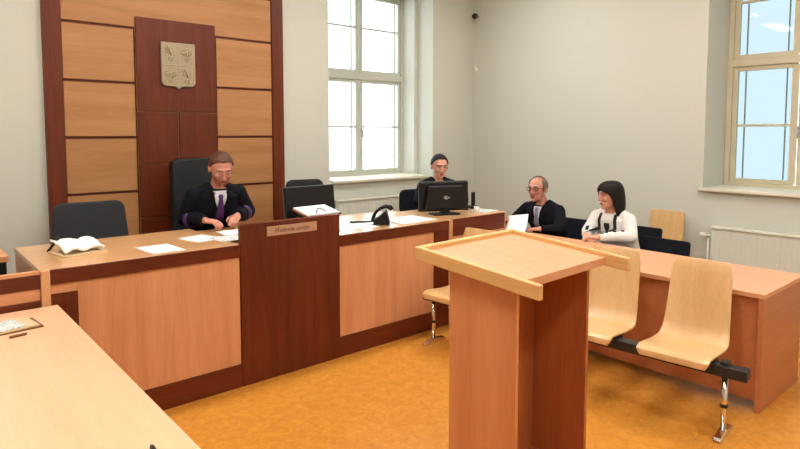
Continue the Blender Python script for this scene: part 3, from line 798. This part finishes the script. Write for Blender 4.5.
# ------------------------------------------------------------------ things on the bench
def sheet(name, label, cat, cx, cy, z, w, d, a, mat, th=.002, group=None, curl=.0, n=8):
    rows = []
    for j in range(n+1):
        v = j/n
        rows.append([V((w*(i/n-.5), d*(v-.5), curl*((2*i/n-1)**2)*.5+curl*.4*max(0,v-.6)**2*6)) for i in range(n+1)])
    b = MB(); b.loft(rows, closed=False)
    o = b.build(name, mat, None, smooth=True)
    so = o.modifiers.new('t','SOLIDIFY'); so.thickness = th; so.offset = 1
    o.location = (cx, cy, z+.0006); o.rotation_euler = (0,0,a)
    return tag(o, label, cat, group)
JZ = .985
sheet('paper_sheet', 'single white sheet on the bench between the folded stack and the judge', 'paper', 1.31, 3.90, JZ, .21, .297, rad(4), M['paper'])
sheet('paper_sheet', 'white sheet beside the right arm of the man in the robe', 'paper', 1.66, 4.10, JZ, .21, .25, rad(14), M['paper'])
sheet('document', 'printed grey document lying open under the hands of the judge', 'document', 1.86, 3.98, JZ, .30, .21, rad(10), M['paper_print'], th=.004)
sheet('paper_sheet', 'white sheet at the hands of the judge next to the dark centre block', 'paper', 1.96, 4.20, JZ, .21, .20, rad(-6), M['paper'])
fs = thing('folded_papers', 'pile of folded white papers in front of the empty charcoal chair', 'papers', (.88, 4.12, JZ), rad(12))
MB().prism(rounded(.135,.12,.01), 0.0, .012, 'z').build('buff_folder', M['card'], fs)
rows = []
for j in range(9):
    v = j/8; rows.append([V((-.12+.24*i/12, -.10+.2*v, .030+.045*v*(1-.35*i/12)+.022*abs(sin(v*2.2+i*.5))+.014*noise.noise(V((i*.5,j*.6,2))))) for i in range(13)])
b = MB(); b.loft(rows, closed=False); o = b.build('crumpled_sheets', M['paper'], fs, smooth=True); so = o.modifiers.new('t','SOLIDIFY'); so.thickness = .014; so.offset = -1
pn = MB().tube([(0,0,.006),(.10,.09,.10)], .008, 10); o = pn.build('pen', M['black'], None, smooth=True); o.location = (.73, 4.22, JZ+.004); tag(o, 'black pen leaning against the folded white papers', 'pen')

# screen behind centre block + document on the cap
mo = thing('desk_monitor', 'black monitor seen from behind above the dark centre block', 'monitor', (2.56, 4.06, .962), rad(2))
MB().prism(rounded(.235,.135,.012), -.012, .02, 'y', mt=Matrix.Translation((0,0,.215)) @ Matrix.Rotation(rad(-6),4,'X')).build('housing', M['black'], mo, bevel=.006)
MB().prism(rounded(.237,.137,.014), .0202, .026, 'y', mt=Matrix.Translation((0,0,.215)) @ Matrix.Rotation(rad(-6),4,'X')).build('bezel', M['grey_plastic'], mo, bevel=.003)
MB().box(-.17,.17,-.02,-.013,.24,.25, mt=Matrix.Rotation(rad(-6),4,'X')).build('vent', M['grey_plastic'], mo)
MB().box(-.03,.03,-.04,.0,0.012,.12).build('neck', M['black'], mo, bevel=.005); MB().prism(rounded(.11,.08,.02), 0, .012, 'z').build('foot', M['black'], mo, bevel=.003)
fl = thing('document_stand', 'small brown stand with a tilted white document behind the dark centre block', 'document stand', (2.50, 3.86, .962), rad(4))
MB().box(-.14,-.12,-.08,.09,0,.13).build('stand_foot', M['brown'], fl); MB().box(.12,.14,-.08,.09,0,.13).build('stand_foot', M['brown'], fl)
tm = Matrix.Translation((0,0,.155)) @ Matrix.Rotation(rad(12),4,'X')
MB().box(-.16,.17,-.085,.12,0,.012, mt=tm).build('folder', M['brown'], fl, bevel=.002)
MB().box(-.15,.15,-.078,.12,.0125,.022, mt=tm).build('pages', M['paper'], fl)
MB().tube([tm @ V(q) for q in ((-.06,-.06,.024),(-.02,-.01,.04),(.02,.0,.04),(.05,-.03,.024))], .004, 8).build('clip', M['black'], fl, smooth=True)

# telephone
ph = thing('telephone', 'black desk telephone with handset on the right bench section', 'telephone', (3.18, 3.92, .9592), rad(-131)); ph.scale = (.82,.82,.82)
b = MB(); b.prism([(-.085,0),(.095,0),(.085,.05),(.06,.135),(.04,.14),(-.01,.09),(-.07,.05)], -.10, .10, 'x')
b.build('base', M['black'], ph, bevel=.008)
b = MB(); b.tube([(-.06,-.095,.012),(-.06,-.085,.06),(-.06,-.055,.115),(-.06,-.01,.155),(-.06,.05,.178),(-.06,.095,.165),(-.06,.115,.14)], [.020,.019,.017,.017,.021,.027,.024], 12); b.build('handset', M['black'], ph, smooth=True)
k = MB()
for i in range(3):
    for j in range(4):
        yy = -.055+.022*j; k.box(-.01+.028*i, .01+.028*i, yy-.007, yy+.007, .05, .062+.030*j*.6)
k.build('keypad', M['grey_plastic'], ph)
MB().tube([(-.06,-.10,.012),(-.05,-.18,.012),(-.06,-.26,.010),(-.03,-.33,.010)], .010, 8).build('cord', M['black'], ph, smooth=True)
sheet('paper_sheet', 'white sheets enlarged to stand for window glare on the bench left of the telephone', 'papers', 2.88, 4.02, .955, .42, .40, rad(-4), M['paper'], th=.003)  # oversized white sheets stand in for window glare on the worktop
sheet('paper_sheet', 'white sheets enlarged to stand for window glare on the bench right of the telephone', 'papers', 3.52, 3.96, .955, .44, .34, rad(2), M['paper'], th=.003)  # white area again covers for the glare, right of the phone

# clerk monitor
mn = thing('desk_monitor', 'large black monitor on the clerk desk seen from behind', 'monitor', (4.03, 4.00, .956), rad(-22))
MB().box(-.255,.255,.0,.035,.03,.315).build('housing', M['black'], mn, bevel=.012)
MB().prism([(-.22,.05),(.22,.05),(.18,.28),(-.18,.28)], -.045, .0, 'y').build('rear_bulge', M['black'], mn, bevel=.014)
MB().box(-.255,.255,.0352,.04,.03,.318).build('screen_bezel', M['grey_plastic'], mn)
lg = MB(); lg.tube([(.022*cos(2*pi*k/20), -.0465, .165+.014*sin(2*pi*k/20)) for k in range(21)], .0022, 6)
lg.box(-.010,-.004,-.0475,-.0455,.158,.172).box(-.001,.006,-.0475,-.0455,.158,.172).box(.028,.040,-.0475,-.0455,.160,.168)
lg.build('maker_mark', M['steel'], mn)
MB().box(-.04,.04,-.03,.03,.01,.06).build('neck', M['black'], mn); MB().prism(rounded(.14,.09,.03), 0, .012, 'z').build('foot', M['black'], mn, bevel=.003)
sp = thing('desk_speaker', 'slim black loudspeaker standing just right of the large monitor', 'speaker', (4.42, 4.08, .955), rad(-10))
MB().prism(rounded(.032,.012,.01), .0, .012, 'z').build('base', M['black'], sp); MB().tube([(0,0,.01),(0,0,.10),(0,.0,.19)], [.018,.028,.022], 16).build('cabinet', M['black'], sp, smooth=True)
hs = thing('cordless_telephone', 'small black cordless handset upright on a base near the partition end', 'telephone', (4.575, 4.12, .955), rad(-20))
MB().prism(rounded(.055,.045,.015), 0, .03, 'z').build('charging_base', M['black'], hs, bevel=.005)
MB().prism(rounded(.022,.012,.01), .02, .17, 'z').build('handset', M['black'], hs, bevel=.005)
sheet('document', 'grey and white papers at the right end of the clerk desk', 'document', 4.48, 3.90, .955, .26, .2, rad(12), M['paper_print'], th=.006)
cup = MB().tube([(0,0,0),(0,0,.06)], [.02,.028], 20).build('paper_cup', M['paper'], None, smooth=True); cup.location = (4.36, 3.88, .955); tag(cup, 'small white cup between the monitor and the papers on the clerk desk', 'cup')

# paper held by the man (hangs from his left... raised hand)
hp = MB(); rows = []
for j in range(9):
    v = j/8; rows.append([V((-.105+.21*i/8, -.0, 0)) + V((0, -.02*sin(pi*v)+.0, 0)) + V((0,0,.297*(v-.5))) for i in range(9)])
hp.loft(rows, closed=False); o = hp.build('held_paper', M['paper'], None, smooth=True)
so = o.modifiers.new('t','SOLIDIFY'); so.thickness = .0015
o.location = (4.70, 3.66, .825); o.rotation_euler = (rad(56), rad(8), rad(112)); tag(o, 'white sheet of paper held by the man with glasses', 'paper')

# foreground desk items
bk = thing('booklet_pile', 'booklets and printed papers at the left edge of the front desk', 'papers', (.42, 3.38, .79), rad(6))
MB().box(-.13,.11,-.10,.085,0,.006).build('brown_folder', M['brown'], bk); MB().box(-.14,.09,-.09,.09,.0062,.014, mt=Matrix.Rotation(rad(4),4,'Z')).build('booklet', M['card'], bk)
MB().box(-.16,.03,-.08,.08,.0142,.019, mt=Matrix.Rotation(rad(7),4,'Z')).build('printed_page', M['paper_print'], bk)
o = MB().tube([(-.035,0,.006),(.035,.01,.006)], .006, 10).build('pen', M['brown'], None, smooth=True); o.location = (.42, 3.20, .7905); tag(o, 'short dark pen in front of the booklets on the front desk', 'pen')
o = MB().tube([(0,-.10,.008),(0,.02,.008),(0,.035,.008)], [.008,.008,.004], 12).build('marker', M['black'], None, smooth=True); o.location = (.557, 1.76, .7905); o.rotation_euler = (0,0,rad(-6)); tag(o, 'black marker at the near edge of the front desk', 'pen')
bx = thing('equipment_box', 'black box with light wooden lid behind the left partition', 'box', (.332, 4.25, .222))
MB().box(-.3,.165,-.15,.2,.018,.762).build('cabinet_body', M['black'], bx, bevel=.004); MB().box(-.31,.175,-.16,.21,.7625,.797).build('lid', M['beech_x'], bx, bevel=.003)

# cctv + detector
cc = thing('security_camera', 'small dark dome camera on a white bracket high in the room corner', 'camera', (6.2, 5.56, 3.33), 0)
MB().tube([(0,0,.02),(-.05,-.02,.02),(-.07,-.03,.0)], [.04,.035,.03], 16).build('bracket', M['white_paint'], cc, smooth=True)
MB().ell((-.09,-.06,-.01),(.042,.042,.038)).build('dome', M['black'], cc, smooth=True)
MB().tube([(-.09,-.09,-.02),(-.09,-.115,-.028)], .014, 14).build('lens_barrel', M['grey_plastic'], cc, smooth=True)
md = thing('motion_detector', 'small white oval detector on the wall corner below the camera', 'sensor', (6.19, 5.55, 2.62), rad(45))
MB().ell((-.0,-.0,0),(.034,.028,.052)).build('housing', M['white_paint'], md, smooth=True); MB().ell((-.022,-.012,-.01),(.018,.018,.022)).build('lens', M['paper'], md, smooth=True)

# ceiling lights
k = 0
for x in (.2, 2.4, 4.6):
    for y in (-.6, 1.7, 4.0):
        t = thing('ceiling_light', 'rectangular ceiling light with opal diffuser', 'ceiling light', (x, y, ZC), 0, 'ceiling lights')
        MB().box(-.62,.62,-.17,.17,-.05,-.0).build('housing', M['white_paint'], t); MB().box(-.60,.60,-.15,.15,-.06,-.0505).build('diffuser', M['lamp'], t)

# ------------------------------------------------------------------ world + view
w = bpy.data.worlds.new('world'); SC.world = w; w.use_nodes = True
nt = w.node_tree; bg = nt.nodes['Background']; bg.inputs['Color'].default_value = (.86, .95, 1., 1); bg.inputs['Strength'].default_value = 3.8
for nm, loc, rot, sx, sy in (('portal_back', ((BX0+BX1)/2, YB+.72, 2.37), (rad(-90),0,0), 1.5, 2.4), ('portal_right', (XR+.72, (RY0+RY1)/2, 2.37), (rad(90),0,rad(90)), 1.3, 2.4)):
    l = bpy.data.lights.new(nm, 'AREA'); l.shape = 'RECTANGLE'; l.size = sx; l.size_y = sy; l.energy = 1
    lo = bpy.data.objects.new(nm, l); COL.objects.link(lo); lo.location = loc; lo.rotation_euler = rot
    l.cycles.is_portal = True
SC.view_settings.view_transform = 'Standard'; SC.view_settings.look = 'None'; SC.view_settings.gamma = 1
SC.view_settings.exposure = 0.45
